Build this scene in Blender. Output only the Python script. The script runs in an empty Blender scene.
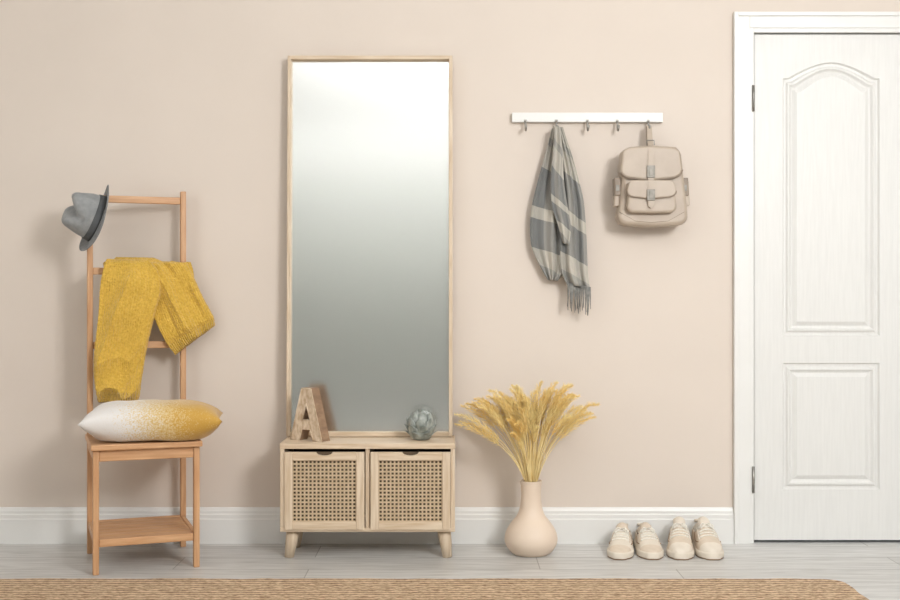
import bpy, bmesh, math, random
from mathutils import Vector, Matrix, noise, Euler
random.seed(7)
scene = bpy.context.scene
scene.view_settings.view_transform = 'Standard'
D = 4.5; CZ = 0.953; PM = 255.0
def sc(d): return (D-d)/D
def X(px, d=0.0): return (px-450)/PM*sc(d)
def Z(py, d=0.0): return CZ+(300-py)/PM*sc(d)
def P(px, py, d=0.0): return Vector((X(px,d), -d, Z(py,d)))

# ---------------------------------------------------------------- materials
def lin(c):
    r=[]
    for v in c:
        v=v/255.0
        r.append(v/12.92 if v<=0.04045 else ((v+0.055)/1.055)**2.4)
    return (r[0],r[1],r[2],1)
def newmat(name, rough=0.6, metal=0.0, col=(200,200,200), sheen=0.0):
    m=bpy.data.materials.new(name); m.use_nodes=True
    b=m.node_tree.nodes['Principled BSDF']
    b.inputs['Base Color'].default_value=lin(col)
    b.inputs['Roughness'].default_value=rough
    b.inputs['Metallic'].default_value=metal
    if sheen: b.inputs['Sheen Weight'].default_value=sheen
    return m,m.node_tree.nodes,m.node_tree.links,b
def noisy(name, c1, c2, scale=20, rough=0.6, bump=0.1, bscale=None, stretch=(1,1,1), metal=0, sheen=0, dist=0.002, detail=4, lo=0.35, hi=0.65):
    m,n,l,b=newmat(name,rough,metal,c1,sheen)
    tc=n.new('ShaderNodeTexCoord'); mp=n.new('ShaderNodeMapping'); mp.inputs['Scale'].default_value=stretch
    l.new(tc.outputs['Object'],mp.inputs['Vector'])
    nz=n.new('ShaderNodeTexNoise'); nz.inputs['Scale'].default_value=scale; nz.inputs['Detail'].default_value=detail
    l.new(mp.outputs[0],nz.inputs['Vector'])
    cr=n.new('ShaderNodeValToRGB'); cr.color_ramp.elements[0].color=lin(c1); cr.color_ramp.elements[1].color=lin(c2)
    cr.color_ramp.elements[0].position=lo; cr.color_ramp.elements[1].position=hi
    l.new(nz.outputs['Fac'],cr.inputs[0]); l.new(cr.outputs[0],b.inputs['Base Color'])
    if bump:
        nb=n.new('ShaderNodeTexNoise'); nb.inputs['Scale'].default_value=bscale or scale; nb.inputs['Detail'].default_value=3
        l.new(mp.outputs[0],nb.inputs['Vector'])
        bp=n.new('ShaderNodeBump'); bp.inputs['Strength'].default_value=bump; bp.inputs['Distance'].default_value=dist
        l.new(nb.outputs['Fac'],bp.inputs['Height']); l.new(bp.outputs[0],b.inputs['Normal'])
    return m
M={}
M['wall']=noisy('wall_paint',(219,207,195),(221,209,197),3,0.85,0.12,90,dist=0.001)
M['rwall']=noisy('rear_wall_paint',(142,144,139),(146,148,143),3,0.9,0.05,60)
M['side']=noisy('side_wall_paint',(214,211,206),(216,213,208),3,0.9,0.05,60)
M['ceil']=noisy('ceiling_paint',(240,242,242),(243,244,244),3,0.9,0.05,60)
M['white']=noisy('white_gloss_paint',(229,228,224),(232,231,227),4,0.38,0.04,30)
M['doorw']=noisy('white_door_paint',(227,226,222),(223,222,218),9,0.45,0.14,14,stretch=(14,14,0.9),dist=0.001)
M['lwoodx']=noisy('light_ash_wood',(222,203,178),(202,178,148),7,0.5,0.15,10,stretch=(1,14,14),detail=7)
M['lwoodz']=noisy('light_ash_wood_upright',(222,204,180),(202,179,150),7,0.5,0.15,10,stretch=(14,14,1),detail=7)
M['bamx']=noisy('bamboo_wood',(212,168,126),(194,145,101),6,0.42,0.12,8,stretch=(1.2,16,16),detail=7)
M['bamz']=noisy('bamboo_wood_upright',(208,164,122),(190,141,98),6,0.42,0.12,8,stretch=(16,16,1.2),detail=7)
M['cane']=noisy('cane_webbing',(210,188,156),(194,170,136),60,0.6,0.2,200)
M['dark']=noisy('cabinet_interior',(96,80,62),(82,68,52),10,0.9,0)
M['metal']=noisy('brushed_metal',(168,166,160),(146,144,139),50,0.42,0.05,100,metal=1)
M['buckle']=noisy('satin_nickel_buckle',(158,154,146),(140,136,128),50,0.6,0.1,100,metal=.8)
M['ceram']=noisy('vase_ceramic',(221,201,180),(224,205,185),4,0.5,0.04,40)
M['strap']=noisy('taupe_leather_edge',(146,131,115),(136,121,106),30,0.5,0.15,150)
M['leather']=noisy('taupe_leather',(186,171,154),(177,161,144),12,0.42,0.2,160,dist=0.001)
M['mirror'],_,_,_b=newmat('mirror_glass',0.2,1.0,(240,240,237))
M['hat']=noisy('felt_grey',(152,153,152),(136,138,138),40,0.95,0.5,120,sheen=0.2)
M['hatd']=noisy('felt_dark_grey',(134,135,135),(120,122,122),40,0.95,0.5,120,sheen=0.2)
M['hatband']=noisy('hat_ribbon',(88,90,91),(80,82,83),40,0.8,0.3,120)
M['artic']=noisy('glazed_grey_ceramic',(172,177,170),(112,120,114),30,0.28,0.2,60)
M['shoe']=noisy('cream_suede',(222,207,188),(208,192,172),20,0.8,0.4,150)
M['shoew']=noisy('ivory_leather',(229,219,204),(219,208,192),20,0.6,0.3,120)
M['sole']=noisy('rubber_sole',(228,218,202),(218,207,190),20,0.6,0.1,80)
M['lining']=noisy('shoe_lining',(122,92,70),(106,80,60),30,0.9,0.2,150)
M['tan']=noisy('sole_tan',(156,126,96),(140,112,84),30,0.8,0.2,150)
M['lace']=noisy('laces',(240,236,226),(228,222,210),200,0.85,0.3,400)
M['letter']=noisy('letter_face_wood',(222,204,180),(186,160,130),40,0.75,0.8,60,stretch=(2,2,1),detail=8)
M['letterd']=noisy('letter_side_wood',(158,128,100),(132,104,80),18,0.7,0.4,30,stretch=(1,1,3))
M['stalk']=noisy('dried_stalk',(246,226,168),(234,206,138),12,0.8,0)
M['grass']=noisy('dried_grass_heads',(255,236,172),(246,212,132),9,0.85,0)
M['gap']=noisy('shadow_gap_paint',(150,148,142),(146,144,138),9,0.8,0)

def knit():
    m,n,l,b=newmat('mustard_knit',0.95,0,(206,162,40),0.25)
    uv=n.new('ShaderNodeUVMap')
    tc=n.new('ShaderNodeTexCoord')
    nz=n.new('ShaderNodeTexNoise'); nz.inputs['Scale'].default_value=120; nz.inputs['Detail'].default_value=5
    l.new(tc.outputs['Object'],nz.inputs['Vector'])
    cr=n.new('ShaderNodeValToRGB'); cr.color_ramp.elements[0].color=lin((200,156,50)); cr.color_ramp.elements[1].color=lin((232,192,86))
    cr.color_ramp.elements[0].position=.25; cr.color_ramp.elements[1].position=.75
    l.new(nz.outputs['Fac'],cr.inputs[0]); l.new(cr.outputs[0],b.inputs['Base Color'])
    vo=n.new('ShaderNodeTexVoronoi'); vo.inputs['Scale'].default_value=190; l.new(tc.outputs['Object'],vo.inputs['Vector'])
    sx=n.new('ShaderNodeSeparateXYZ'); l.new(uv.outputs[0],sx.inputs[0])
    mu=n.new('ShaderNodeMath'); mu.operation='MULTIPLY'; mu.inputs[1].default_value=150; l.new(sx.outputs[0],mu.inputs[0])
    si=n.new('ShaderNodeMath'); si.operation='SINE'; l.new(mu.outputs[0],si.inputs[0])
    gt=n.new('ShaderNodeMath'); gt.operation='GREATER_THAN'; gt.inputs[1].default_value=.86; l.new(sx.outputs[1],gt.inputs[0])
    g2=n.new('ShaderNodeMath'); g2.operation='MULTIPLY_ADD'; g2.inputs[1].default_value=.75; g2.inputs[2].default_value=.3; l.new(gt.outputs[0],g2.inputs[0])
    m1=n.new('ShaderNodeMath'); m1.operation='MULTIPLY'; l.new(si.outputs[0],m1.inputs[0]); l.new(g2.outputs[0],m1.inputs[1])
    ad=n.new('ShaderNodeMath'); ad.operation='ADD'; l.new(m1.outputs[0],ad.inputs[0]); l.new(vo.outputs['Distance'],ad.inputs[1])
    a2=n.new('ShaderNodeMath'); a2.operation='ADD'; l.new(ad.outputs[0],a2.inputs[0]); l.new(nz.outputs['Fac'],a2.inputs[1])
    bp=n.new('ShaderNodeBump'); bp.inputs['Strength'].default_value=.85; bp.inputs['Distance'].default_value=.003
    l.new(a2.outputs[0],bp.inputs['Height']); l.new(bp.outputs[0],b.inputs['Normal'])
    return m
M['knit']=knit()
def plaid():
    m,n,l,b=newmat('wool_plaid',0.95,0,(150,150,145),0.2)
    uv=n.new('ShaderNodeUVMap'); sx=n.new('ShaderNodeSeparateXYZ'); l.new(uv.outputs[0],sx.inputs[0])
    sl=n.new('ShaderNodeMath'); sl.operation='MULTIPLY_ADD'; sl.inputs[1].default_value=-.10; l.new(sx.outputs[0],sl.inputs[0]); l.new(sx.outputs[1],sl.inputs[2])
    def bands(out, els):
        cr=n.new('ShaderNodeValToRGB'); cr.color_ramp.interpolation='CONSTANT'
        e=cr.color_ramp.elements
        e[0].position=els[0][0]; e[0].color=lin(els[0][1]); e[1].position=els[1][0]; e[1].color=lin(els[1][1])
        for p,c in els[2:]:
            k=e.new(p); k.color=lin(c)
        l.new(out,cr.inputs[0]); return cr
    Lc=(188,182,170); G=(118,119,117); Mc=(152,150,143)
    a=bands(sl.outputs[0],[(0,Lc),(.10,Mc),(.16,Lc),(.30,G),(.50,Lc),(.56,G),(.74,Lc),(.86,Mc)])
    c=bands(sx.outputs[0],[(0,G),(.26,Lc),(.50,Mc),(.72,G),(.86,Lc)])
    mx=n.new('ShaderNodeMix'); mx.data_type='RGBA'; mx.inputs[0].default_value=.3
    l.new(a.outputs[0],mx.inputs[6]); l.new(c.outputs[0],mx.inputs[7]); l.new(mx.outputs[2],b.inputs['Base Color'])
    tc=n.new('ShaderNodeTexCoord'); nz=n.new('ShaderNodeTexNoise'); nz.inputs['Scale'].default_value=350; l.new(tc.outputs['Object'],nz.inputs['Vector'])
    bp=n.new('ShaderNodeBump'); bp.inputs['Strength'].default_value=.5; bp.inputs['Distance'].default_value=.002
    l.new(nz.outputs['Fac'],bp.inputs['Height']); l.new(bp.outputs[0],b.inputs['Normal'])
    return m
M['plaid']=plaid()
M['fringe']=noisy('wool_fringe',(152,150,144),(122,122,119),60,0.95,0.2,200)
def pillowmat():
    m,n,l,b=newmat('ombre_velvet',0.75,0,(220,220,220),0.3)
    tc=n.new('ShaderNodeTexCoord'); sx=n.new('ShaderNodeSeparateXYZ'); l.new(tc.outputs['Object'],sx.inputs[0])
    nz=n.new('ShaderNodeTexNoise'); nz.inputs['Scale'].default_value=190; nz.inputs['Detail'].default_value=3; l.new(tc.outputs['Object'],nz.inputs['Vector'])
    ms=n.new('ShaderNodeMapRange'); ms.inputs['From Min'].default_value=-.16; ms.inputs['From Max'].default_value=.16
    l.new(sx.outputs[0],ms.inputs['Value'])
    m1=n.new('ShaderNodeMath'); m1.operation='MULTIPLY_ADD'; m1.inputs[1].default_value=1.4; m1.inputs[2].default_value=-.7
    l.new(nz.outputs['Fac'],m1.inputs[0])
    ad=n.new('ShaderNodeMath'); ad.operation='ADD'; l.new(ms.outputs[0],ad.inputs[0]); l.new(m1.outputs[0],ad.inputs[1])
    cr=n.new('ShaderNodeValToRGB'); e=cr.color_ramp.elements
    e[0].position=.2; e[0].color=lin((222,218,214)); e[1].position=.9; e[1].color=lin((196,152,62))
    k=e.new(.52); k.color=lin((214,190,140))
    l.new(ad.outputs[0],cr.inputs[0]); l.new(cr.outputs[0],b.inputs['Base Color'])
    bp=n.new('ShaderNodeBump'); bp.inputs['Strength'].default_value=.25; bp.inputs['Distance'].default_value=.002
    l.new(nz.outputs['Fac'],bp.inputs['Height']); l.new(bp.outputs[0],b.inputs['Normal'])
    return m
M['pillow']=pillowmat()
def floormat():
    m,n,l,b=newmat('grey_laminate',0.34,0,(205,204,200))
    tc=n.new('ShaderNodeTexCoord')
    br=n.new('ShaderNodeTexBrick'); br.inputs['Scale'].default_value=1
    br.inputs['Brick Width'].default_value=1.3; br.inputs['Row Height'].default_value=.19
    br.inputs['Mortar Size'].default_value=.0018; br.inputs['Mortar Smooth'].default_value=.2
    br.inputs['Color1'].default_value=lin((216,215,212)); br.inputs['Color2'].default_value=lin((202,200,196)); br.inputs['Mortar'].default_value=lin((150,146,140))
    br.offset=.37
    mp=n.new('ShaderNodeMapping'); mp.inputs['Location'].default_value=(.5,.06,0); l.new(tc.outputs['Object'],mp.inputs[0]); l.new(mp.outputs[0],br.inputs['Vector'])
    m2=n.new('ShaderNodeMapping'); m2.inputs['Scale'].default_value=(1.2,14,1); l.new(tc.outputs['Object'],m2.inputs[0])
    nz=n.new('ShaderNodeTexNoise'); nz.inputs['Scale'].default_value=4; nz.inputs['Detail'].default_value=9; nz.inputs['Distortion'].default_value=.8; l.new(m2.outputs[0],nz.inputs['Vector'])
    cr=n.new('ShaderNodeValToRGB'); cr.color_ramp.elements[0].color=(.66,.65,.63,1); cr.color_ramp.elements[1].color=(1,1,1,1); cr.color_ramp.elements[0].position=.3; cr.color_ramp.elements[1].position=.62
    l.new(nz.outputs['Fac'],cr.inputs[0])
    mx=n.new('ShaderNodeMix'); mx.data_type='RGBA'; mx.blend_type='MULTIPLY'; mx.inputs[0].default_value=.85
    l.new(br.outputs['Color'],mx.inputs[6]); l.new(cr.outputs[0],mx.inputs[7]); l.new(mx.outputs[2],b.inputs['Base Color'])
    return m
M['floor']=floormat()
def jute():
    m,n,l,b=newmat('jute_braid',0.95,0,(190,150,110))
    tc=n.new('ShaderNodeTexCoord')
    wv=n.new('ShaderNodeTexWave'); wv.bands_direction='Y'; wv.inputs['Scale'].default_value=11; wv.inputs['Distortion'].default_value=4; wv.inputs['Detail'].default_value=3; wv.inputs['Detail Scale'].default_value=4
    l.new(tc.outputs['Object'],wv.inputs['Vector'])
    mp=n.new('ShaderNodeMapping'); mp.inputs['Scale'].default_value=(1,2.0,1); mp.inputs['Rotation'].default_value=(0,0,.5); l.new(tc.outputs['Object'],mp.inputs[0])
    nz=n.new('ShaderNodeTexNoise'); nz.inputs['Scale'].default_value=60; nz.inputs['Detail'].default_value=9; nz.inputs['Roughness'].default_value=.72; l.new(mp.outputs[0],nz.inputs['Vector'])
    mu=n.new('ShaderNodeMath'); mu.operation='MULTIPLY_ADD'; mu.inputs[1].default_value=.28; l.new(wv.outputs['Fac'],mu.inputs[0]); l.new(nz.outputs['Fac'],mu.inputs[2])
    cr=n.new('ShaderNodeValToRGB'); cr.color_ramp.elements[0].color=lin((128,96,66)); cr.color_ramp.elements[1].color=lin((228,200,166)); cr.color_ramp.elements[0].position=.42; cr.color_ramp.elements[1].position=.84
    l.new(mu.outputs[0],cr.inputs[0]); l.new(cr.outputs[0],b.inputs['Base Color'])
    bp=n.new('ShaderNodeBump'); bp.inputs['Strength'].default_value=1; bp.inputs['Distance'].default_value=.006
    l.new(mu.outputs[0],bp.inputs['Height']); l.new(bp.outputs[0],b.inputs['Normal'])
    return m
M['jute']=jute()

# ---------------------------------------------------------------- mesh helpers
def mesh_obj(name, verts, faces, mat, parent=None, smooth=False, uvs=None, mats=None, fm=None):
    me=bpy.data.meshes.new(name); me.from_pydata([tuple(v) for v in verts],[],faces); me.update()
    if mats:
        for mm in mats: me.materials.append(mm)
        for p,i in zip(me.polygons,fm): p.material_index=i
    else: me.materials.append(mat)
    bm=bmesh.new(); bm.from_mesh(me); bmesh.ops.recalc_face_normals(bm,faces=bm.faces); bm.to_mesh(me); bm.free()
    if smooth:
        for p in me.polygons: p.use_smooth=True
    if uvs:
        ul=me.uv_layers.new(name='UVMap')
        for lp in me.loops: ul.data[lp.index].uv=uvs[lp.vertex_index]
    o=bpy.data.objects.new(name,me); scene.collection.objects.link(o)
    if parent: o.parent=parent
    return o
def empty(name, loc=(0,0,0), rz=0):
    e=bpy.data.objects.new(name,None); scene.collection.objects.link(e); e.location=loc; e.rotation_euler=(0,0,rz); e.empty_display_size=.1
    return e
def bevel(o,w,seg=2):
    b=o.modifiers.new('bevel','BEVEL'); b.width=w; b.segments=seg; b.limit_method='ANGLE'; b.angle_limit=math.radians(35)
    for p in o.data.polygons: p.use_smooth=True
    wn=o.modifiers.new('wn','WEIGHTED_NORMAL'); wn.keep_sharp=True
    return o
BF=[(0,1,2,3),(7,6,5,4),(0,4,5,1),(1,5,6,2),(2,6,7,3),(3,7,4,0)]
def boxv(x0,x1,y0,y1,z0,z1):
    return [(x0,y0,z0),(x1,y0,z0),(x1,y1,z0),(x0,y1,z0),(x0,y0,z1),(x1,y0,z1),(x1,y1,z1),(x0,y1,z1)]
def box(name,x0,x1,y0,y1,z0,z1,mat,parent=None,bv=0.002):
    o=mesh_obj(name,boxv(x0,x1,y0,y1,z0,z1),BF,mat,parent)
    if bv: bevel(o,bv)
    return o
def boxes(name,lst,mat,parent=None,bv=0):
    V=[];F=[]
    for b in lst:
        k=len(V); V+=boxv(*b); F+=[tuple(i+k for i in f) for f in BF]
    o=mesh_obj(name,V,F,mat,parent)
    if bv: bevel(o,bv)
    return o
def prism(name, pts, y0, y1, mat, parent=None, bv=0.003, seg=3):
    n=len(pts); V=[(p[0],y0,p[1]) for p in pts]+[(p[0],y1,p[1]) for p in pts]
    F=[tuple(range(n)),tuple(range(2*n-1,n-1,-1))]+[(i,(i+1)%n,(i+1)%n+n,i+n) for i in range(n)]
    o=mesh_obj(name,V,F,mat,parent)
    if bv: bevel(o,bv,seg)
    return o
def sweep(V,F,pts,rs,seg=8):
    pts=[Vector(p) for p in pts]; k=len(V); n=len(pts)
    up=Vector((0.13,1,0.07)).normalized()
    for i,p in enumerate(pts):
        t=(pts[min(i+1,n-1)]-pts[max(i-1,0)]).normalized()
        a=t.cross(up)
        if a.length<.1: a=t.cross(Vector((1,0,0)))
        a.normalize(); b=t.cross(a)
        r=rs[i] if isinstance(rs,(list,tuple)) else rs
        for j in range(seg):
            an=2*math.pi*j/seg; V.append(p+a*(r*math.cos(an))+b*(r*math.sin(an)))
    for i in range(n-1):
        for j in range(seg):
            F.append((k+i*seg+j,k+i*seg+(j+1)%seg,k+(i+1)*seg+(j+1)%seg,k+(i+1)*seg+j))
    F.append(tuple(k+j for j in range(seg))); F.append(tuple(k+(n-1)*seg+j for j in reversed(range(seg))))
def tube(name,pts,r,mat,parent=None,seg=10):
    V=[];F=[]; sweep(V,F,pts,r,seg); return mesh_obj(name,V,F,mat,parent,True)
def cr_interp(keys,t):
    n=len(keys)-1; f=t*n; i=min(int(f),n-1); u=f-i
    g=lambda j: keys[max(0,min(n,j))]
    res=[]
    for c in range(len(keys[0])):
        p0,p1,p2,p3=g(i-1)[c],g(i)[c],g(i+1)[c],g(i+2)[c]
        res.append(.5*((2*p1)+(-p0+p2)*u+(2*p0-5*p1+4*p2-p3)*u*u+(-p0+3*p1-3*p2+p3)*u**3))
    return res
def kv(keys,t):
    for (a,va),(b,vb) in zip(keys,keys[1:]):
        if t<=b:
            u=(t-a)/(b-a)
            return va+(vb-va)*u
    return keys[-1][1]
def sstep(a,b,x):
    t=max(0,min(1,(x-a)/(b-a))); return t*t*(3-2*t)
def lathe(name,prof,mat,parent=None,seg=48,loc=(0,0,0)):
    V=[];F=[]
    for r,z in prof:
        for j in range(seg):
            a=2*math.pi*j/seg; V.append((loc[0]+r*math.cos(a),loc[1]+r*math.sin(a),loc[2]+z))
    for i in range(len(prof)-1):
        for j in range(seg):
            F.append((i*seg+j,i*seg+(j+1)%seg,(i+1)*seg+(j+1)%seg,(i+1)*seg+j))
    F.append(tuple(range(seg))); F.append(tuple((len(prof)-1)*seg+j for j in range(seg)))
    return mesh_obj(name,V,F,mat,parent,True)
def drape(name,rows,d_fn,thick,mat,parent=None,nu=28,nv=60,fold=None,topround=.12,botround=.03,fuzz=0):
    """closed thick cloth panel; rows = [(xl,zl,xr,zr)...] metres"""
    V=[];F=[];U=[]; L=2*nu
    for i in range(nv+1):
        v=i/nv; xl,zl,xr,zr=cr_interp(rows,v)
        e=min(1,math.sqrt(max(0,v/topround)) if topround else 1, math.sqrt(max(0,(1-v)/botround)) if botround else 1); e=max(e,.12)
        for j in range(L):
            if j<nu: u=j/(nu-1); s=1
            else: u=1-(j-nu)/(nu-1); s=-1
            x=xl+(xr-xl)*u; z=zl+(zr-zl)*u
            prof=(max(0,4*u*(1-u)))**.38
            off=s*thick*prof*e
            f=fold(u,v) if fold else 0
            fe=sstep(0,.1,u)*sstep(0,.1,1-u)*.8+.2
            y=-(d_fn(x,z)+off+f*fe)
            if fuzz:
                nv_=noise.noise_vector(Vector((x*150,y*150,z*150)))*fuzz
                x+=nv_.x; y+=nv_.y; z+=nv_.z
            V.append((x,y,z)); U.append((u,v))
    for i in range(nv):
        for j in range(L):
            F.append((i*L+j,i*L+(j+1)%L,(i+1)*L+(j+1)%L,(i+1)*L+j))
    F.append(tuple(range(L))); F.append(tuple(nv*L+j for j in range(L)))
    return mesh_obj(name,V,F,mat,parent,True,U)

# ---------------------------------------------------------------- room
XL,XR,YF,H=-2.7,3.1,-7.2,2.8
dx0,dx1,dtop=X(752),X(912),Z(32)
boxes('wall_back',[(XL-.1,dx0,0,.12,0,H),(dx1,XR+.1,0,.12,0,H),(dx0,dx1,0,.12,dtop,H)],M['wall'])
boxes('wall_left',[(XL-.1,XL,YF,0,0,H)],M['side'])
boxes('wall_right',[(XR,XR+.1,YF,0,0,H)],M['side'])
boxes('wall_front',[(XL-.1,XR+.1,YF-.1,YF,0,H)],M['rwall'])
boxes('floor',[(XL-.1,XR+.1,YF-.1,.14,-.08,0)],M['floor'])
boxes('ceiling',[(XL-.1,XR+.1,YF-.1,.14,H,H+.08)],M['ceil'])
def baseboard(name,x0,x1):
    prof=[(0,0),(.016,0),(.016,.094),(.0125,.098),(.0125,.112),(.009,.117),(.009,.127),(.005,.137),(0,.141)]
    V=[];F=[];n=len(prof)
    for x in (x0,x1):
        for a,z in prof: V.append((x,-a,z))
    for i in range(n): F.append((i,(i+1)%n,n+(i+1)%n,n+i))
    F+= [tuple(range(n)),tuple(range(2*n-1,n-1,-1))]
    return mesh_obj(name,V,F,M['white'])
tx0,tx1=X(733),X(931)
baseboard('baseboard_back',XL,tx0)
baseboard('baseboard_back.001',tx1,XR)
ttop=Z(13)
cas=[]
for (a,b,th) in ((0,.016,.024),(.016,.062,.017),(.062,.079,.013)):
    cas.append((tx0+a,tx0+b,-th,0.0,0,ttop-a)); cas.append((tx1-b,tx1-a,-th,0.0,0,ttop-a))
    cas.append((tx0+b,tx1-b,-th,0.0,ttop-b,ttop-a))
boxes('trim_1',cas,M['white'],bv=.0015)
boxes('trim_2',[(dx0-.0,dx0+.006,0,.1,0,dtop),(dx1-.006,dx1,0,.1,0,dtop),(dx0+.006,dx1-.006,0,.1,dtop-.006,dtop)],M['gap'])
door=empty('door_1')
ax0,ax1,az0,az1=X(753.8),X(910.5),.008,Z(33.5)
px0,px1=X(783),X(880)
fy=.004
def outline(x0,x1,z0,zs,arch,ins,n=32):
    x0+=ins;x1-=ins;z0+=ins;zs-=ins
    pts=[(x0,z0)]
    for i in range(n+1):
        u=i/n; x=x0+(x1-x0)*u
        k=min(1,abs(2*u-1)/.90)
        a=arch*(.75*(1-k**2)+.25*(1-sstep(0,1,k)))
        pts.append((x,zs+a))
    pts.append((x1,z0)); return pts
V=[];F=[]
def ringpanel(x0,x1,z0,zs,arch):
    lv=[(0,0),(.006,.009),(.014,.009),(.020,.002),(.026,.001),(.034,.009),(.040,.0105),(.056,.002)]
    st=[]
    for ins,dep in lv:
        o=outline(x0,x1,z0,zs,arch,ins); k=len(V); st.append(k)
        for p in o: V.append((p[0],fy+dep,p[1]))
    n=len(o)
    for a,b in zip(st,st[1:]):
        for i in range(n): F.append((a+i,a+(i+1)%n,b+(i+1)%n,b+i))
    F.append(tuple(st[-1]+i for i in range(n)))
    return st[0],n
zu0,zus=Z(336),Z(78); zl0,zl1=Z(490),Z(363)
ringpanel(px0,px1,zu0,zus,16/PM)
ringpanel(px0,px1,zl0,zl1,0)
def q(*pts):
    k=len(V)
    for p in pts: V.append((p[0],fy,p[1]))
    F.append(tuple(range(k,k+len(pts))))
q((ax0,az0),(px0,az0),(px0,az1),(ax0,az1)); q((px1,az0),(ax1,az0),(ax1,az1),(px1,az1))
q((px0,az0),(px1,az0),(px1,zl0),(px0,zl0)); q((px0,zl1),(px1,zl1),(px1,zu0),(px0,zu0))
o=outline(px0,px1,zu0,zus,16/PM,0)[1:-1]
for a,b in zip(o,o[1:]): q(a,b,(b[0],az1),(a[0],az1))
me=mesh_obj('door_face',V,F,M['doorw'],door)
bm=bmesh.new(); bm.from_mesh(me.data); bmesh.ops.remove_doubles(bm,verts=bm.verts,dist=1e-5); bmesh.ops.recalc_face_normals(bm,faces=bm.faces); bm.to_mesh(me.data); bm.free()
boxes('door_core',[(ax0,ax1,fy+.0125,fy+.045,az0,az1)],M['doorw'],door)
boxes('door_edges',[(ax0,ax0+.003,fy,fy+.02,az0,az1),(ax1-.003,ax1,fy,fy+.02,az0,az1),(ax0,ax1,fy,fy+.02,az0,az0+.003),(ax0,ax1,fy,fy+.02,az1-.003,az1)],M['doorw'],door)
for i,(a,b) in enumerate(((86,112),(466,492))):
    tube('hinge_%d'%(i+1),[(X(752.3),-.017,Z(b)),(X(752.3),-.017,Z(a))],.0055,M['metal'],door)

# ---------------------------------------------------------------- rug
def rug():
    x0,x1,y0,y1=-2.5,1.325,-1.9,-.610
    r=.07; pts=[]
    for cx,cy,a0 in ((x1-r,y1-r,0),(x0+r,y1-r,90),(x0+r,y0+r,180),(x1-r,y0+r,270)):
        for i in range(9):
            a=math.radians(a0+i*90/8); pts.append((cx+r*math.cos(a),cy+r*math.sin(a)))
    P2=[]
    for a,b in zip(pts,pts[1:]+pts[:1]):
        dd=math.dist(a,b); n=max(1,int(dd/.03))
        for i in range(n):
            u=i/n; x=a[0]+(b[0]-a[0])*u; y=a[1]+(b[1]-a[1])*u
            P2.append((x+.007*noise.noise(Vector((x*12,y*12,0))),y+.009*noise.noise(Vector((x*12,y*12,5)))))
    n=len(P2); c=((x0+x1)/2,(y0+y1)/2)
    V=[(p[0],p[1],0) for p in P2]+[(p[0],p[1],.006) for p in P2]+[(p[0]-.006*(1 if p[0]>c[0] else -1),p[1]-.006*(1 if p[1]>c[1] else -1),.010) for p in P2]
    F=[tuple(range(n)),tuple(range(2*n,3*n))]
    for k in (0,n):
        for i in range(n): F.append((k+i,k+(i+1)%n,k+n+(i+1)%n,k+n+i))
    mesh_obj('jute_rug',V,F,M['jute'])
rug()

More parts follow.
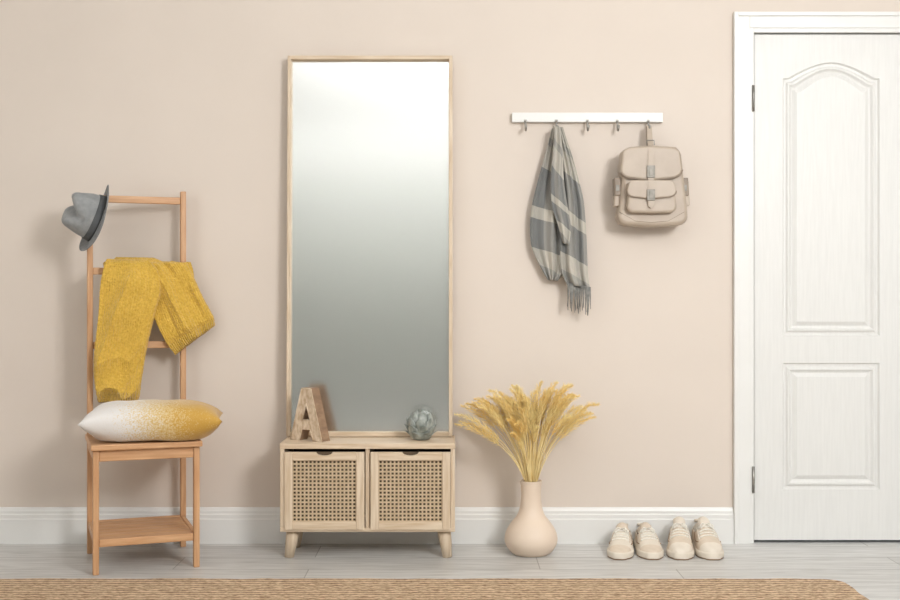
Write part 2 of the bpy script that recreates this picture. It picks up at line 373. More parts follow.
# ---------------------------------------------------------------- cabinet
cab=empty('rattan_cabinet')
cd=.285; cx0,cx1=X(280,cd),X(455,cd); cz0,cz1=Z(532,cd),Z(443.5,cd)
yb=-.02; yf=-cd
th=.016
box('top',cx0-.001,cx1+.001,yf-.002,yb,cz1-.020,cz1,M['lwoodx'],cab)
box('bottom',cx0,cx1,yf,yb,cz0,cz0+th,M['lwoodx'],cab)
box('side_l',cx0,cx0+th,yf,yb,cz0+th,cz1-.020,M['lwoodz'],cab)
box('side_r',cx1-th,cx1,yf,yb,cz0+th,cz1-.020,M['lwoodz'],cab)
box('divider',(cx0+cx1)/2-.008,(cx0+cx1)/2+.008,yf+.004,yb,cz0+th,cz1-.020,M['lwoodz'],cab)
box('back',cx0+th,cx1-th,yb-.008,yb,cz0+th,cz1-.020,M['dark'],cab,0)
for side,(a,b) in enumerate(((284.5,364.5),(370.5,450.5))):
    x0,x1=X(a,cd),X(b,cd)
    z0=Z(529.5,cd); z1=Z(452.0,cd)
    fw=.030; y0,y1=yf-.008,yf+.010
    nm='door_%s_'%('lr'[side])
    box(nm+'stile_l',x0,x0+fw,y0,y1,z0,z1,M['lwoodz'],cab); box(nm+'stile_r',x1-fw,x1,y0,y1,z0,z1,M['lwoodz'],cab)
    box(nm+'rail_b',x0+fw,x1-fw,y0,y1,z0,z0+fw,M['lwoodx'],cab)
    xm=(x0+x1)/2; g=.030; r=.013
    pts=[(x0+fw,z1-fw),(x1-fw,z1-fw),(x1-fw,z1),(xm+g,z1)]
    for i in range(1,12):
        an=math.pi*i/12; pts.append((xm+g*math.cos(an),z1-r*math.sin(an)))
    pts+=[(xm-g,z1),(x0+fw,z1)]
    prism(nm+'rail_t',pts,y0,y1,M['lwoodx'],cab,.001,2)
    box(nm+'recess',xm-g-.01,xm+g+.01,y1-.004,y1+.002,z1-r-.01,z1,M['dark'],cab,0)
    ix0,ix1,iz0,iz1=x0+fw,x1-fw,z0+fw,z1-fw
    n=16; V=[];F=[]
    cw=(ix1-ix0)/n; chh=(iz1-iz0)/n
    def bx(*b):
        k=len(V); V.extend(boxv(*b)); F.extend([tuple(i+k for i in f) for f in BF])
    for i in range(n+1):
        xx=ix0+cw*i; bx(max(ix0,xx-.0031),min(ix1,xx+.0031),yf,yf+.0016,iz0,iz1)
        zz=iz0+chh*i; bx(ix0,ix1,yf-.0012,yf+.0004,max(iz0,zz-.0031),min(iz1,zz+.0031))
    for i in range(1,n):
        for j in range(1,n):
            xx=ix0+cw*i; zz=iz0+chh*j; s=.0068; k=len(V)
            V.extend([(xx-s,yf-.0003,zz),(xx,yf-.0003,zz-s),(xx+s,yf-.0003,zz),(xx,yf-.0003,zz+s)]); F.append((k,k+1,k+2,k+3))
    mesh_obj(nm+'cane',V,F,M['cane'],cab)
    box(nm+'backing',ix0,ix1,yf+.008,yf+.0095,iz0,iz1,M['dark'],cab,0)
for i,(lx,ly,sx,sy) in enumerate(((cx0+.042,yf+.045,-.014,-.006),(cx1-.042,yf+.045,.014,-.006),(cx0+.042,yb-.055,-.014,.006),(cx1-.042,yb-.055,.014,.006))):
    tube('leg_%d'%(i+1),[(lx,ly,cz0+.001),(lx+sx*.3,ly+sy*.3,cz0*.7),(lx+sx,ly+sy,0.0)],[.024,.0228,.0175],M['lwoodz'],cab,20)

# ---------------------------------------------------------------- mirror (leaning)
mir=empty('floor_mirror')
mx0,mx1=X(286.5,.08),X(452.5,.08)
mw=mx1-mx0; mh=Z(56,.045)-cz1; dep=.040; fw=.014
box('frame_l',0,fw,-dep,0,0,mh,M['lwoodz'],mir,.0015); box('frame_r',mw-fw,mw,-dep,0,0,mh,M['lwoodz'],mir,.0015)
box('frame_b',fw,mw-fw,-dep,0,0,fw+.004,M['lwoodx'],mir,.0015); box('frame_t',fw,mw-fw,-dep,0,mh-fw,mh,M['lwoodx'],mir,.0015)
box('glass',fw,mw-fw,-.014,-.006,fw,mh-fw,M['mirror'],mir,0)
box('backing',fw,mw-fw,-.006,-.002,fw,mh-fw,M['lwoodx'],mir,0)
tilt=math.radians(1.6)
mir.location=(mx0,-.05,cz1+.0005); mir.rotation_euler=(-tilt,0,0)

# ---------------------------------------------------------------- letter A
A=empty('wooden_letter_a',(X(310,.19),-.185,cz1),math.radians(-30))
h=.198; w=.148; s=.042; tw=.044
dpt=.05
outerA=[(-w/2,0),(-w/2+s,0),(-w/2+s+.013,.042),(w/2-s-.013,.042),(w/2-s,0),(w/2,0),(tw/2,h),(-tw/2,h)]
holeA=[(-.0185,.078),(.0185,.078),(0,.140)]
def Amesh(name,outer,hole,y0,y1,mats):
    from mathutils.geometry import tessellate_polygon
    allp=outer+hole; n=len(allp); F=[];fm=[]
    tri=tessellate_polygon([[Vector((p[0],p[1],0)) for p in outer],[Vector((p[0],p[1],0)) for p in hole]])
    V=[(p[0],y0,p[1]) for p in allp]+[(p[0],y1,p[1]) for p in allp]
    for t_ in tri: F.append(tuple(t_)); fm.append(0)
    for t_ in tri: F.append(tuple(i+n for i in t_)); fm.append(1)
    a=len(outer)
    for i in range(a): F.append((i,(i+1)%a,(i+1)%a+n,i+n)); fm.append(1)
    b=len(hole)
    for i in range(b): F.append((a+i,a+(i+1)%b,a+(i+1)%b+n,a+i+n)); fm.append(1)
    return mesh_obj(name,V,F,None,A,False,None,mats,fm)
Amesh('letter_body',outerA,holeA,-dpt/2,dpt/2,[M['letter'],M['letterd']])
V=[];F=[]
def rim(pl):
    n=len(pl)
    for i in range(n):
        a=pl[i];b=pl[(i+1)%n]; sweep(V,F,[(a[0],-dpt/2,a[1]),(b[0],-dpt/2,b[1])],.0024,6)
rim([(p[0]*.975,p[1]*.975+.0025) for p in outerA]); rim(holeA)
mesh_obj('rim',V,F,M['letter'],A,True)

# ---------------------------------------------------------------- artichoke ornament
R=.052
art=empty('ceramic_artichoke',(X(421,.17),-.17,cz1))
lathe('core',[(.022,0),(.034,.004),(.046,.022),(.049,.045),(.045,.070),(.034,.090),(.022,.100),(.016,.1),(.004,.095)],M['artic'],art,32)
V=[];F=[]
for ring in range(5):
    ph=math.radians(-46+ring*25); n=[6,7,8,7,5][ring]
    for k in range(n):
        th_=2*math.pi*(k+(ring%2)*.5)/n
        def pt(a,b,rr):
            return Vector((rr*math.cos(b)*math.cos(a),rr*math.sin(a)*math.cos(b),rr*math.sin(b)*.98+.054))
        dw=math.pi/n*1.05
        nu_,nv_=7,9; k0=len(V)
        for iv in range(nv_):
            v=iv/(nv_-1); wd=dw*max(.04,(1-max(0,v-.4)**2/.36))*(.75+.25*min(1,v/.4))
            for iu in range(nu_):
                u=-1+2*iu/(nu_-1)
                lift=.95+.28*v**2.2 + .08*(1-u*u)*math.sin(math.pi*min(1,v+.15))
                V.append(pt(th_+wd*u,ph-.26+.72*v,R*lift))
        for iv in range(nv_-1):
            for iu in range(nu_-1):
                k1=k0+iv*nu_+iu; F.append((k1,k1+1,k1+nu_+1,k1+nu_))
V=[Vector((v.x,v.y,max(v.z,.001))) for v in V]
o=mesh_obj('petals',V,F,M['artic'],art,True)
sm=o.modifiers.new('s','SOLIDIFY'); sm.thickness=.0025

# ---------------------------------------------------------------- vase and dried grass
vx,vd=X(531,.19),.19
vz=Z(480.5,vd)
q_=sc(vd)/PM
prof_px=[(0.5,555),(15,555),(18.5,554),(22.5,550),(25.8,544),(26.4,538),(24.5,531),(20,523.5),(14.8,517),(11.8,510),(10.4,502),(9.9,494),(10.3,486),(11.2,480.5),(9.7,480.5),(8.8,486),(8.5,494),(9,502),(.5,503)]
pk=[(r,y) for r,y in prof_px[:14]]; fine=[cr_interp(pk,i/60) for i in range(61)]+[list(p) for p in prof_px[14:]]
kz=vz/((555-480.5)*q_)
lathe('ceramic_vase',[(max(.0005,r*q_),max(0,(555-y)*q_*kz)) for r,y in fine],M['ceram'],None,64,(vx,-vd,0))
gr=empty('dried_grass_bouquet')
SV=[];SF=[];GV=[];GF=[]
base=Vector((vx,-vd,vz-.055))
N=74
for i in range(N):
    ang=2*math.pi*random.random(); sp=random.random()**.6
    if i<42: tx=-.282+.535*(i/41.0)+random.uniform(-.012,.012); ty=random.uniform(-.09,.09)
    else: tx=math.cos(ang)*sp*.21; ty=math.sin(ang)*sp*.11
    rim_x=max(-.026,min(.026,tx*.12)); rim_y=max(-.026,min(.026,ty*.25))
    lim=math.sqrt(max(0,.027**2-rim_x**2))
    rim_y=max(-lim,min(lim,rim_y))
    zt=.350+random.uniform(-.06,.03)-1.0*max(0,abs(tx)-.12)**1.4
    if i>=42: zt-=random.uniform(0,.11)
    p0=base+Vector((-rim_x*.3,-rim_y*.3,0)); p1=Vector((vx+rim_x,-vd+rim_y,vz+.005)); p3=Vector((vx+tx,-vd+ty,vz+zt))
    ctrl=p1+Vector((tx*.20,ty*.3,zt*.66))
    pts=[p0]
    for k in range(13):
        u=k/12; pts.append(p1*(1-u)**2+ctrl*2*u*(1-u)+p3*u*u)
    droop=.016*random.random()
    pts[-1]=pts[-1]+Vector((0.008*(1 if tx>0 else -1),0,-droop))
    sweep(SV,SF,pts,[.0015]*len(pts),4)
    hs=random.uniform(.50,.62); curve=pts[1:]
    nsp=150
    for k in range(nsp):
        u=hs+(1.0-hs)*(k/nsp); f=u*12; a=min(int(f),11); p=curve[a].lerp(curve[a+1],f-a); tg=(curve[a+1]-curve[a]).normalized()
        rn=Vector((random.gauss(0,1),random.gauss(0,1),random.gauss(0,1))); rn=(rn-tg*rn.dot(tg)).normalized()
        s_=(u-hs)/(1-hs); pr=math.sin(math.pi*min(1,.12+s_*.86))**.7
        ln=.022*pr+.006; dr=(tg*1.0+rn*random.uniform(.25,1.0)).normalized()
        b=p+rn*.003*pr; tip=b+dr*ln; sd=dr.cross(rn).normalized()*.0012; s2=rn*.0012; mid=b+dr*ln*.4
        k0=len(GV); GV+= [b,mid+sd,mid+s2,mid-sd,tip]; GF+= [(k0,k0+1,k0+2),(k0,k0+2,k0+3),(k0,k0+3,k0+1),(k0+4,k0+2,k0+1),(k0+4,k0+3,k0+2),(k0+4,k0+1,k0+3)]
GV=[Vector((v.x,min(v.y,-.012),v.z)) for v in GV]
mesh_obj('stems',SV,SF,M['stalk'],gr,True)
me=bpy.data.meshes.new('heads'); me.from_pydata([tuple(v) for v in GV],[],GF); me.materials.append(M['grass'])
o=bpy.data.objects.new('heads',me); scene.collection.objects.link(o); o.parent=gr

# ---------------------------------------------------------------- hook rail
hr=empty('wall_hook_rail')
rd=.024
box('rail',X(512,rd),X(663,rd),-rd,-.0005,Z(122,rd),Z(112.5,rd),M['white'],hr,.002)
hooks=[525.5,556.5,587.5,617.5,648.5]
for i,hx in enumerate(hooks):
    x=X(hx,.03); z=Z(122,.03)
    box('hook_plate_%d'%(i+1),x-.006,x+.006,-rd-.002,-rd+.001,z+.000,z+.010,M['metal'],hr,.001)
    pts=[(x,-rd-.002,z+.006),(x,-rd-.004,z-.006),(x,-rd-.006,z-.022),(x,-rd-.012,z-.033),(x,-rd-.022,z-.035),(x,-rd-.031,z-.029),(x,-rd-.035,z-.018)]
    tube('hook_%d'%(i+1),pts,[.004,.004,.004,.004,.004,.004,.0052],M['metal'],hr,10)

# ---------------------------------------------------------------- scarf
sf=empty('striped_scarf')
def rw(lst,d): return [(X(a,d),Z(b,d),X(c,d),Z(e,d)) for a,b,c,e in lst]
rA=rw([(552,128,561,128),(549,140,565,139),(544,158,570,156),(538,180,577,176),(532,205,581,200),(530,228,582,224),(532,248,579,246),(540,266,570,266),(548,280,558,281)],.05)
def fA(u,v): return .010*math.sin(u*15+v*2.5)*(.4+.6*v)+.006*math.sin(u*31+1)+.008*noise.noise(Vector((u*3,v*4,2)))
drape('scarf_back_fold',rA,lambda x,z:.040,.010,M['plaid'],sf,44,70,fA,topround=.05)
rB=rw([(553,126,563,127),(556,140,567,140),(558,158,573,158),(560,180,579,180),(561,205,584,203),(560,230,586,228),(560,252,587,250),(561,270,588,272),(567,285,590,288)],.07)
def fB(u,v): return .013*math.sin(u*11+2+v*1.5)*(.3+.7*v)+.006*math.sin(u*25)+.006*noise.noise(Vector((u*3,v*5,9)))
drape('scarf_front_fold',rB,lambda x,z:.068,.010,M['plaid'],sf,44,70,fB,topround=.05)
rC=rw([(554,127,560,127),(553,150,563,150),(551,180,564,180),(552,205,568,208),(558,225,571,228),(563,243,569,245)],.09)
drape('scarf_edge_fold',rC,lambda x,z:.086,.008,M['plaid'],sf,20,40,lambda u,v:.006*math.sin(u*9+v*6),topround=.05)
V=[];F=[]
for i in range(22):
    u=i/21; x=X(568+22*u,.07); z=Z(284+4*u,.07); ln=(24+random.uniform(-4,4))/PM; y=-.068-.012*math.sin(u*9)
    dx=random.uniform(-.008,.006)
    sweep(V,F,[(x,y,z+.004),(x+dx*.4,y-.002,z-ln*.5),(x+dx,y,z-ln)],[.0028,.0024,.0012],5)
mesh_obj('fringe',V,F,M['fringe'],sf,True)

# ---------------------------------------------------------------- backpack
bp_=empty('leather_backpack')
def pp(l,d): return [(X(a,d),Z(b,d)) for a,b in l]
def arc(cx,cy,rx,ry,a0,a1,n=8): return [(cx+rx*math.cos(math.radians(a0+(a1-a0)*i/n)),cy-ry*math.sin(math.radians(a0+(a1-a0)*i/n))) for i in range(n+1)]
body=[(623,152),(628,148),(651,146.5),(674,148),(679,152),(682,178),(685.5,208)]+arc(676,217,10,9,10,-80,5)+[(651,227.5)]+arc(626,217,10,9,-100,-190,5)+[(617.5,208),(620.5,178)]
prism('body',pp(body,.08),-.125,-.035,M['leather'],bp_,.018,5)
flap=[(622,151),(628,147.5),(651,146),(674,147.5),(680,151),(682.5,170)]+arc(668,172,13.5,7,0,-75,5)+[(651,181)]+arc(634,172,13.5,7,-105,-180,5)+[(620,170)]
prism('flap',pp(flap,.13),-.139,-.060,M['leather'],bp_,.010,4)
pock=[(629,184),(673,184),(676,205)]+arc(669,207,7,6,0,-85,4)+[(651,213.5)]+arc(633,207,7,6,-95,-180,4)+[(626.5,205)]
prism('front_pocket',pp(pock,.14),-.158,-.118,M['leather'],bp_,.011,4)
pf=[(628,183),(632,180.5),(670,180.5),(674,183),(675.5,191)]+arc(667,192,8.5,5.5,0,-75,4)+[(651,199)]+arc(635,192,8.5,5.5,-105,-180,4)+[(626.5,191)]
prism('pocket_flap',pp(pf,.15),-.166,-.128,M['leather'],bp_,.005,3)
def seam(name,l,y,d,r=.0011):
    tube(name,[(X(a,d),y,Z(b,d)) for a,b in l],r,M['strap'],bp_,5)
seam('seam_1',flap[5:19],-.1385,.13,.002)
seam('seam_2',pf[4:],-.1655,.15,.0018)
seam('seam_3',[(619,212),(635,221),(651,222.5),(668,221),(684,212)],-.124,.12,.0015)
prism('strap_upper',pp([(648,150),(654,150),(654,186),(648,186)],.14),-.1425,-.137,M['leather'],bp_,.001,2)
prism('strap_lower',pp([(648,183),(654,183),(654,206),(651,208.5),(648,206)],.165),-.1685,-.160,M['leather'],bp_,.001,2)
def buckle(name,cx,cy,y,d,w=4.6,h=5):
    prism(name,pp([(cx-w,cy-h),(cx+w,cy-h),(cx+w,cy+h),(cx-w,cy+h)],d),y-.004,y+.002,M['buckle'],bp_,.0015,3)
    prism(name+'_tongue',pp([(cx-2,cy-h+2),(cx+2,cy-h+2),(cx+2,cy+h-2),(cx-2,cy+h-2)],d),y-.007,y-.003,M['buckle'],bp_,.001,2)
buckle('buckle_upper',651,171.5,-.1435,.145,4,6); buckle('buckle_lower',651,195,-.1695,.17,4,5.5)
for s_,cx in ((-1,617.5),(1,685)):
    prism('side_pocket_%s'%('l' if s_<0 else 'r'),pp([(cx-3,181),(cx+3,181),(cx+4.2,206),(cx-3.2 if s_>0 else cx-4,207)],.09),-.105,-.060,M['leather'],bp_,.005,3)
    prism('side_strap_%s'%('l' if s_<0 else 'r'),pp([(cx-3.6,178),(cx+2.6,178),(cx+3.4,196),(cx-3.2,196)],.1),-.112,-.056,M['strap'],bp_,.003,2)
    prism('side_buckle_%s'%('l' if s_<0 else 'r'),pp([(cx-1.8,185),(cx+1.8,185),(cx+1.8,191),(cx-1.8,191)],.11),-.115,-.110,M['buckle'],bp_,.001,2)
def ribbon(name,pts,w,th,mat,par):
    V=[];F=[];n=len(pts)
    for i,(x,y,z) in enumerate(pts):
        a=Vector(pts[max(0,i-1)]);b=Vector(pts[min(n-1,i+1)]); t_=(b-a).normalized(); nn=t_.cross(Vector((1,0,0))).normalized()
        c=Vector((x,y,z))
        for sx_,sn in ((-1,-1),(1,-1),(1,1),(-1,1)): V.append(c+Vector((sx_*w/2,0,0))+nn*(sn*th/2))
    for i in range(n-1):
        for j in range(4): F.append((i*4+j,i*4+(j+1)%4,i*4+4+(j+1)%4,i*4+4+j))
    F+= [(0,1,2,3),(4*n-4,4*n-3,4*n-2,4*n-1)]
    return mesh_obj(name,V,F,mat,par)
hx=X(648.5,.04); hz=Z(122,.03)-.031
loop=[(hx,-.110,Z(150,.09)),(hx,-.085,Z(146,.09)+.005),(hx,-.064,hz-.02)]
for i in range(9):
    a=math.pi*i/8; loop.append((hx,-.046-.010*math.cos(a),hz+.004+.008*math.sin(a)))
loop+=[(hx,-.040,hz-.03),(hx,-.052,Z(150,.06))]
ribbon('hanging_strap',loop,.020,.003,M['leather'],bp_)
tube('strap_ring',[(hx-.014,-.088,Z(145,.09)),(hx-.014,-.084,Z(140,.09)),(hx+.014,-.084,Z(140,.09)),(hx+.014,-.088,Z(145,.09))],.002,M['metal'],bp_,8)

# ---------------------------------------------------------------- towel chair
CH=math.radians(20.5)
ch=empty('bamboo_chair',(-1.131,-.290,0),CH)
hw,hd=.172,.180; lw=.0105; ld=.014
topz=1.372
boxl=lambda nm,x0,x1,y0,y1,z0,z1,m: box(nm,x0,x1,y0,y1,z0,z1,m,ch,.003)
boxl('back_post_l',-hw-lw,-hw+lw,hd-ld,hd+ld,0,1.325,M['bamz'])
boxl('back_post_r',hw-lw,hw+lw,hd-ld,hd+ld,0,topz,M['bamz'])
boxl('front_leg_l',-hw-lw,-hw+lw,-hd-ld,-hd+ld,0,.432,M['bamz'])
boxl('front_leg_r',hw-lw,hw+lw,-hd-ld,-hd+ld,0,.432,M['bamz'])
for i,z in enumerate((1.335,1.062,.782)):
    if i==0: boxl('rail_%d'%(i+1),-hw-lw*.9,hw-lw,hd-.008,hd+.008,z-.0135,z+.0135,M['bamx'])
    else: boxl('rail_%d'%(i+1),-hw+lw,hw-lw,hd-.008,hd+.008,z-.0135,z+.0135,M['bamx'])
boxl('seat_frame',-hw-.018,hw+.018,-hd-.030,hd-ld-.001,.432,.452,M['bamx'])
boxl('apron_front',-hw+lw,hw-lw,-hd-.010,-hd+.010,.392,.432,M['bamx'])
boxl('apron_back',-hw+lw,hw-lw,hd-.010,hd+.010,.392,.432,M['bamx'])
boxl('apron_l',-hw-.008,-hw+.008,-hd+ld,hd-ld,.392,.432,M['bamx']); boxl('apron_r',hw-.008,hw+.008,-hd+ld,hd-ld,.392,.432,M['bamx'])
boxl('shelf_rail_l',-hw-.006,-hw+.010,-hd+ld,hd-ld,.095,.122,M['bamx']); boxl('shelf_rail_r',hw-.010,hw+.006,-hd+ld,hd-ld,.095,.122,M['bamx'])
boxl('shelf_rail_f',-hw+lw,hw-lw,-hd-.008,-hd+.010,.095,.122,M['bamx']); boxl('shelf_rail_b',-hw+lw,hw-lw,hd-.010,hd+.008,.095,.122,M['bamx'])
for i in range(6):
    y=-hd+.012+i*(2*hd-.024)/6
    boxl('shelf_slat_%d'%(i+1),-hw+.010,hw-.010,y+.0008,y+(2*hd-.024)/6-.0008,.106,.119,M['bamx'])
cs,sn=math.cos(CH),math.sin(CH)
def d_rail(x,off=0):
    lx=(x+1.131+hd*sn)/cs
    return .290-(hd*cs+lx*sn)+off/cs

# ---------------------------------------------------------------- sweater
sw=empty('knit_sweater')
dA=.19
rSA=rw([(108,259,146,259),(105,270,155,271),(102,288,158,290),(101,308,153,311),(99,332,148,333),(97,354,143,357),(97,376,140,379),(99,392,138,395),(101,402,135,404)],dA)
def dsw(off): return lambda x,z: d_rail(x,off)
def ridge(x): return 1-abs(math.sin(x))**.7
def fSA(u,v):
    f=.024*noise.noise(Vector((u*2.2,v*4,1)))
    f+=.026*ridge(u*4.2+v*3.2+.4)*sstep(.0,.2,v)
    f+=.020*ridge(v*13+u*2.6+noise.noise(Vector((u*2,v*3,5)))*2)*sstep(.3,.75,v)
    f+=.014*math.exp(-((v-.16-.08*u)/.07)**2)
    return f-.014
drape('sleeve',rSA,dsw(.050),.030,M['knit'],sw,90,220,fSA,topround=.06,fuzz=.0018)
rSB=rw([(128,262,184,262),(138,272,189,271),(146,288,194,283),(151,306,200,297),(158,326,206,309),(166,343,210,318),(174,355,211,326)],.12)
def fSB(u,v):
    f=.012*noise.noise(Vector((u*3,v*3,7)))
    f+=.022*ridge(u*5.5-v*1.2+1.3)*sstep(.02,.3,v)*(1-.5*sstep(.8,.9,v))
    f+=.010*noise.noise(Vector((u*9,v*3,4)))
    f-=.008*math.exp(-((v-.86)/.03)**2)
    return f-.006
drape('body',rSB,dsw(.030),.020,M['knit'],sw,90,150,fSB,topround=.06,fuzz=.0018)
rSC=rw([(106,260,184,261),(104,275,187,274),(107,300,186,300),(110,330,160,318)],.14)
drape('back_panel',rSC,dsw(-.022),.010,M['knit'],sw,30,30,lambda u,v:.004*math.sin(u*12),topround=.06)
rSD=rw([(116,257,150,257),(112,262,160,262),(112,269,162,269),(116,278,158,278)],.15)
drape('shoulder_fold',rSD,dsw(.0),.030,M['knit'],sw,60,40,lambda u,v:.003*math.sin(u*12),topround=.5,botround=.4,fuzz=.0014)
V=[];F=[];pA=[]
for k in range(31):
    px=107+(184-107)*k/30; x=X(px,.13); pA.append((x,-d_rail(x,0),1.062+.012+.003*math.sin(k*1.1)))
sweep(V,F,pA,[.02]+[.026+.002*math.sin(k*1.7) for k in range(29)]+[.018],20)
mesh_obj('bar_fold',V,F,M['knit'],sw,True)

# ---------------------------------------------------------------- hat
hat=empty('felt_fedora')
ctr=P(98,219,.20)
axis=Vector((-.83,-.43,.355)).normalized()
hat.location=ctr; hat.rotation_mode='QUATERNION'; hat.rotation_quaternion=axis.to_track_quat('Z','Y')
upl=hat.rotation_quaternion.inverted() @ Vector((0,0,1)); phi=math.atan2(upl.y,upl.x)+math.radians(62)
def hatmesh(name,prof,mat,pinch=False,seg=72):
    V=[];F=[]
    for r,z in prof:
        for j in range(seg):
            a=2*math.pi*j/seg; x=r*math.cos(a)*1.03; y=r*math.sin(a)*.98; zz=z
            if z<.012 and r>.09: zz+= .012*(math.sin(a)**2)*((r-.09)/.04)-.006*(math.cos(a)**2)*((r-.09)/.04)
            if pinch and z>.05:
                kk=sstep(.05,.105,z)
                zz-= .030*math.exp(-(y/.024)**2)*kk
                if x>0: y*=1-.30*kk*x/.07
                zz-=.012*kk*(-x/.07 if x<0 else 0)
            ca,sa=math.cos(phi),math.sin(phi)
            V.append((x*ca-y*sa,x*sa+y*ca,zz))
    for i in range(len(prof)-1):
        for j in range(seg): F.append((i*seg+j,i*seg+(j+1)%seg,(i+1)*seg+(j+1)%seg,(i+1)*seg+j))
    if pinch: F.append(tuple((len(prof)-1)*seg+j for j in range(seg)))
    o=mesh_obj(name,V,F,mat,hat,True); s=o.modifiers.new('s','SOLIDIFY'); s.thickness=.0025; return o
hatmesh('crown',[(.091,0),(.089,.01),(.086,.03),(.083,.05),(.079,.07),(.075,.087),(.071,.102),(.065,.113),(.057,.118),(.045,.119),(.03,.118),(.015,.117),(.002,.116)],M['hat'],True)
hatmesh('band',[(.0930,.003),(.0915,.012),(.0895,.024),(.0885,.028)],M['hatband'])
hatmesh('brim',[(.136,.003),(.135,.001),(.124,-.001),(.110,-.003),(.098,-.002),(.091,.001)],M['hatd'])

# ---------------------------------------------------------------- pillow
def pillow():
    a,b,h_=.245,.160,.078; n=40; V=[];F=[]
    for s_ in (1,-1):
        for i in range(n+1):
            for j in range(n+1):
                u=-1+2*i/n; v=-1+2*j/n
                x=a*u*(1-.07*(1-v*v)*abs(u)**2); y=b*v*(1-.09*(1-u*u)*abs(v)**2)
                f=max(0,(1-abs(u)**3.2))**.48*max(0,(1-abs(v)**2.6))**.5
                z=s_*h_*f
                if s_<0: z=max(z,-h_*.74)
                z+= .007*noise.noise(Vector((x*14,y*14,s_)))*f+ .006*math.sin(u*9+v*5)*f*(1-f)
                z+= .012*(1-f)
                V.append((x,y,z))
    m=(n+1)**2
    for s_ in (0,1):
        for i in range(n):
            for j in range(n):
                k=s_*m+i*(n+1)+j; F.append((k,k+1,k+n+2,k+n+1))
    o=mesh_obj('throw_pillow',V,F,M['pillow'],None,True)
    bm=bmesh.new(); bm.from_mesh(o.data); bmesh.ops.remove_doubles(bm,verts=bm.verts,dist=.0004); bmesh.ops.recalc_face_normals(bm,faces=bm.faces); bm.to_mesh(o.data); bm.free()
    zmin=min(v.co.z for v in o.data.vertices)
    o.location=(X(153.5,.37),-.365,.4525-zmin); o.rotation_euler=(0,0,math.radians(11))
pillow()

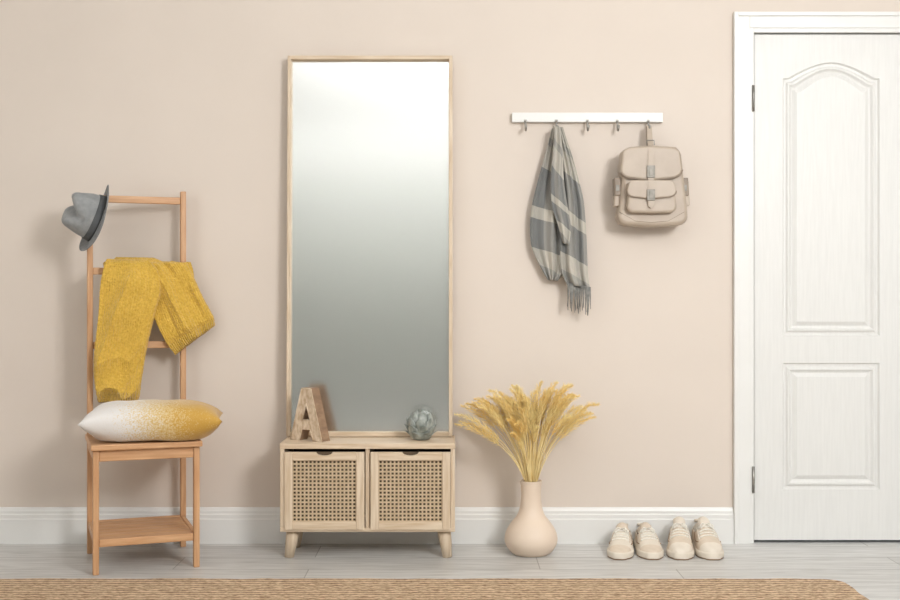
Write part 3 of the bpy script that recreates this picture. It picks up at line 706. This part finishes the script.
# ---------------------------------------------------------------- sneakers
def sneaker(loc,rz,upper,hk=1.0,trim='shoew',L=.262,wk_=1.0):
    e=empty('sneaker',loc,rz)
    wk=[(0,.020),(.04,.029),(.12,.035),(.3,.036),(.45,.039),(.6,.044),(.72,.046),(.84,.042),(.92,.033),(.97,.022),(1,.010)]
    wk=[(a,b*wk_) for a,b in wk]
    hk_=[(0,.074),(.06,.088),(.15,.084),(.28,.076),(.40,.088),(.5,.083),(.6,.071),(.72,.058),(.84,.048),(.92,.041),(.97,.035),(1,.024)]
    nt,ns=52,33; V=[];F=[];fm=[]; zb_=.014
    for i in range(nt+1):
        t_=i/nt; w=kv(wk,t_); h=kv(hk_,t_)*hk; y=L/2-t_*L
        o_=sstep(.03,.08,t_)*(1-sstep(.36,.43,t_))
        for j in range(ns):
            s=-1+2*j/(ns-1); a=s*math.pi/2
            x=w*math.copysign(abs(math.sin(a))**.85,s); z=zb_+(h-zb_)*max(0,math.cos(a))**.62
            dip=o_*(1-sstep(.46,.60,abs(s)))
            z=z*(1-dip)+ .030*dip
            V.append((x,y,z))
    for i in range(nt):
        for j in range(ns-1):
            F.append((i*ns+j,i*ns+j+1,(i+1)*ns+j+1,(i+1)*ns+j)); s=-1+2*(j+.5)/(ns-1); t_=(i+.5)/nt
            if abs(s)<.56 and .05<t_<.41: fm.append(1)
            elif t_>.82 or (t_<.12): fm.append(2)
            else: fm.append(0)
    F.append(tuple(range(ns))); fm.append(2); F.append(tuple(nt*ns+j for j in range(ns))); fm.append(2)
    mesh_obj('upper',V,F,None,e,True,None,[M[upper],M['lining'],M[trim]],fm)
    V=[];F=[]; pts=[]
    for i in range(41): t_=i/40; pts.append((kv(wk,t_)+.004,L/2-t_*L+ (0.006 if t_<.03 else -.006 if t_>.97 else 0)))
    for i in range(40,-1,-1): t_=i/40; pts.append((-kv(wk,t_)-.004,L/2-t_*L+ (0.006 if t_<.03 else -.006 if t_>.97 else 0)))
    n=len(pts)
    for sc_,z in ((.96,0),(1,.005),(1.0,.012),(1.01,.019),(.99,.024),(.93,.026)):
        for p in pts: V.append((p[0]*sc_,p[1]*(1-(1-sc_)*.3),z))
    for k in range(5):
        for i in range(n): F.append((k*n+i,k*n+(i+1)%n,(k+1)*n+(i+1)%n,(k+1)*n+i))
    F.append(tuple(range(n))); F.append(tuple(5*n+i for i in range(n)))
    fm=[1 if k==0 else 0 for k in range(5) for i in range(n)]+[1,0]
    mesh_obj('sole',V,F,None,e,True,None,[M['sole'],M['tan']],fm)
    yt=L/2-.44*L; zt=.080*hk; T=[];TF=[]
    rows=8; cols=9
    for side_ in (0,1):
        for i in range(rows+1):
            v=i/rows
            for j in range(cols):
                u=-1+2*j/(cols-1); wv=.020+.004*v-.010*max(0,v-.8)*5*.5
                T.append((u*wv,yt-.035+.070*v+ (0 if side_==0 else .006)+.006*u*u,zt-.006+.034*v*hk-.010*u*u+.0))
    m_=(rows+1)*cols
    for side_ in (0,1):
        for i in range(rows):
            for j in range(cols-1):
                k=side_*m_+i*cols+j; TF.append((k,k+1,k+cols+1,k+cols))
    for j in range(cols-1): k=rows*cols+j; TF.append((k,k+1,k+1+m_,k+m_))
    for i in range(rows):
        for c_ in (0,cols-1): k=i*cols+c_; TF.append((k,k+cols,k+cols+m_,k+m_))
    mesh_obj('tongue',T,TF,M[trim],e,True)
    LV=[];LF=[]
    for q2,t_ in enumerate((.44,.50,.56,.62,.68)):
        h=kv(hk_,t_)*hk; w=kv(wk,t_); pts=[]
        for k in range(9):
            s=-.46+.92*k/8; a=s*math.pi/2
            pts.append((w*math.copysign(abs(math.sin(a))**.85,s),L/2-t_*L-.006*(k/8-.5)*(1 if q2%2 else -1),zb_+(h-zb_)*math.cos(a)**.62+.0025))
        sweep(LV,LF,pts,.0028,6)
    h=kv(hk_,.44)*hk
    for sg in (-1,1):
        pts=[(0,L/2-.45*L,h+.004),(sg*.014,L/2-.46*L-.006,h+.010),(sg*.025,L/2-.48*L-.012,h+.002),(sg*.022,L/2-.5*L-.012,h-.006),(sg*.008,L/2-.48*L-.004,h+.004),(0,L/2-.45*L,h+.004)]
        sweep(LV,LF,pts,.0024,6)
    mesh_obj('laces',LV,LF,M['lace'],e,True)
    for sg in (-1,1):
        EV=[];EF=[]
        pts=[]
        for k in range(10):
            t_=.40+.30*k/9; h=kv(hk_,t_)*hk; w=kv(wk,t_); a=.50*math.pi/2
            pts.append((sg*(w*math.sin(a)**.85+.0005),L/2-t_*L,zb_+(h-zb_)*math.cos(a)**.62+.0008))
        sweep(EV,EF,pts,.0028,6); mesh_obj('eyestay_%s'%('r' if sg>0 else 'l'),EV,EF,M[trim],e,True)
        EV=[];EF=[]; pts=[]
        for k in range(12):
            t_=.30+.42*k/11; h=kv(hk_,t_)*hk; w=kv(wk,t_); s=.62+.22*math.sin(k/11*math.pi); a=s*math.pi/2
            pts.append((sg*(w*math.sin(a)**.85+.0006),L/2-t_*L,zb_+(h-zb_)*math.cos(a)**.62))
        sweep(EV,EF,pts,.0020,6); mesh_obj('side_panel_seam_%s'%('r' if sg>0 else 'l'),EV,EF,M['tan'],e,True)
    EV=[];EF=[]; pts=[(x_,L/2-.002+.004*(1-abs(x_)/.018),.083*hk) for x_ in (-.018,-.009,0,.009,.018)]
    sweep(EV,EF,pts,.006,8); mesh_obj('heel_collar',EV,EF,M[upper],e,True)
    return e
sneaker((X(621.5,.17),-.165,0),math.radians(-12),'shoew',.95,'shoe')
sneaker((X(648,.17),-.160,0),math.radians(-1),'shoew',.95,'shoe')
sneaker((X(680,.17),-.165,0),math.radians(-9),'shoe',1.15,'shoew',.262,1.04)
sneaker((X(706.5,.17),-.165,0),math.radians(-1),'shoe',1.15,'shoew',.262,1.04)

# ---------------------------------------------------------------- lights
def area(name,loc,target,size,power,col=(1,1,1),sy=None):
    l=bpy.data.lights.new(name,'AREA'); l.energy=power; l.color=col; l.size=size
    if sy: l.shape='RECTANGLE'; l.size_y=sy
    o=bpy.data.objects.new(name,l); scene.collection.objects.link(o); o.location=loc
    o.rotation_euler=(Vector(target)-Vector(loc)).to_track_quat('-Z','Y').to_euler()
    return o
area('softbox_key',(1.9,-4.0,2.3),(-.3,0,.9),.9,96,(.99,.99,1))
area('ceiling_bounce',(0,-2.9,2.0),(0,-2.9,2.8),2.2,37,(.98,.985,1))
area('softbox_fill',(-2.35,-2.4,1.7),(-.3,0,.9),1.2,8,(.97,.985,1))
area('rear_wall_wash',(-.6,-6.0,2.65),(-.6,-7.2,2.6),3.0,56,(1,1,1),.3)
w=bpy.data.worlds.new('world'); scene.world=w; w.use_nodes=True
w.node_tree.nodes['Background'].inputs[0].default_value=(.9,.95,1,1); w.node_tree.nodes['Background'].inputs[1].default_value=.3

# ---------------------------------------------------------------- camera
cam=bpy.data.cameras.new('camera'); co=bpy.data.objects.new('camera',cam); scene.collection.objects.link(co)
co.location=(0,-D,CZ); co.rotation_euler=(math.radians(90),0,0); cam.sensor_width=36; cam.lens=36*PM*D/900
scene.camera=co
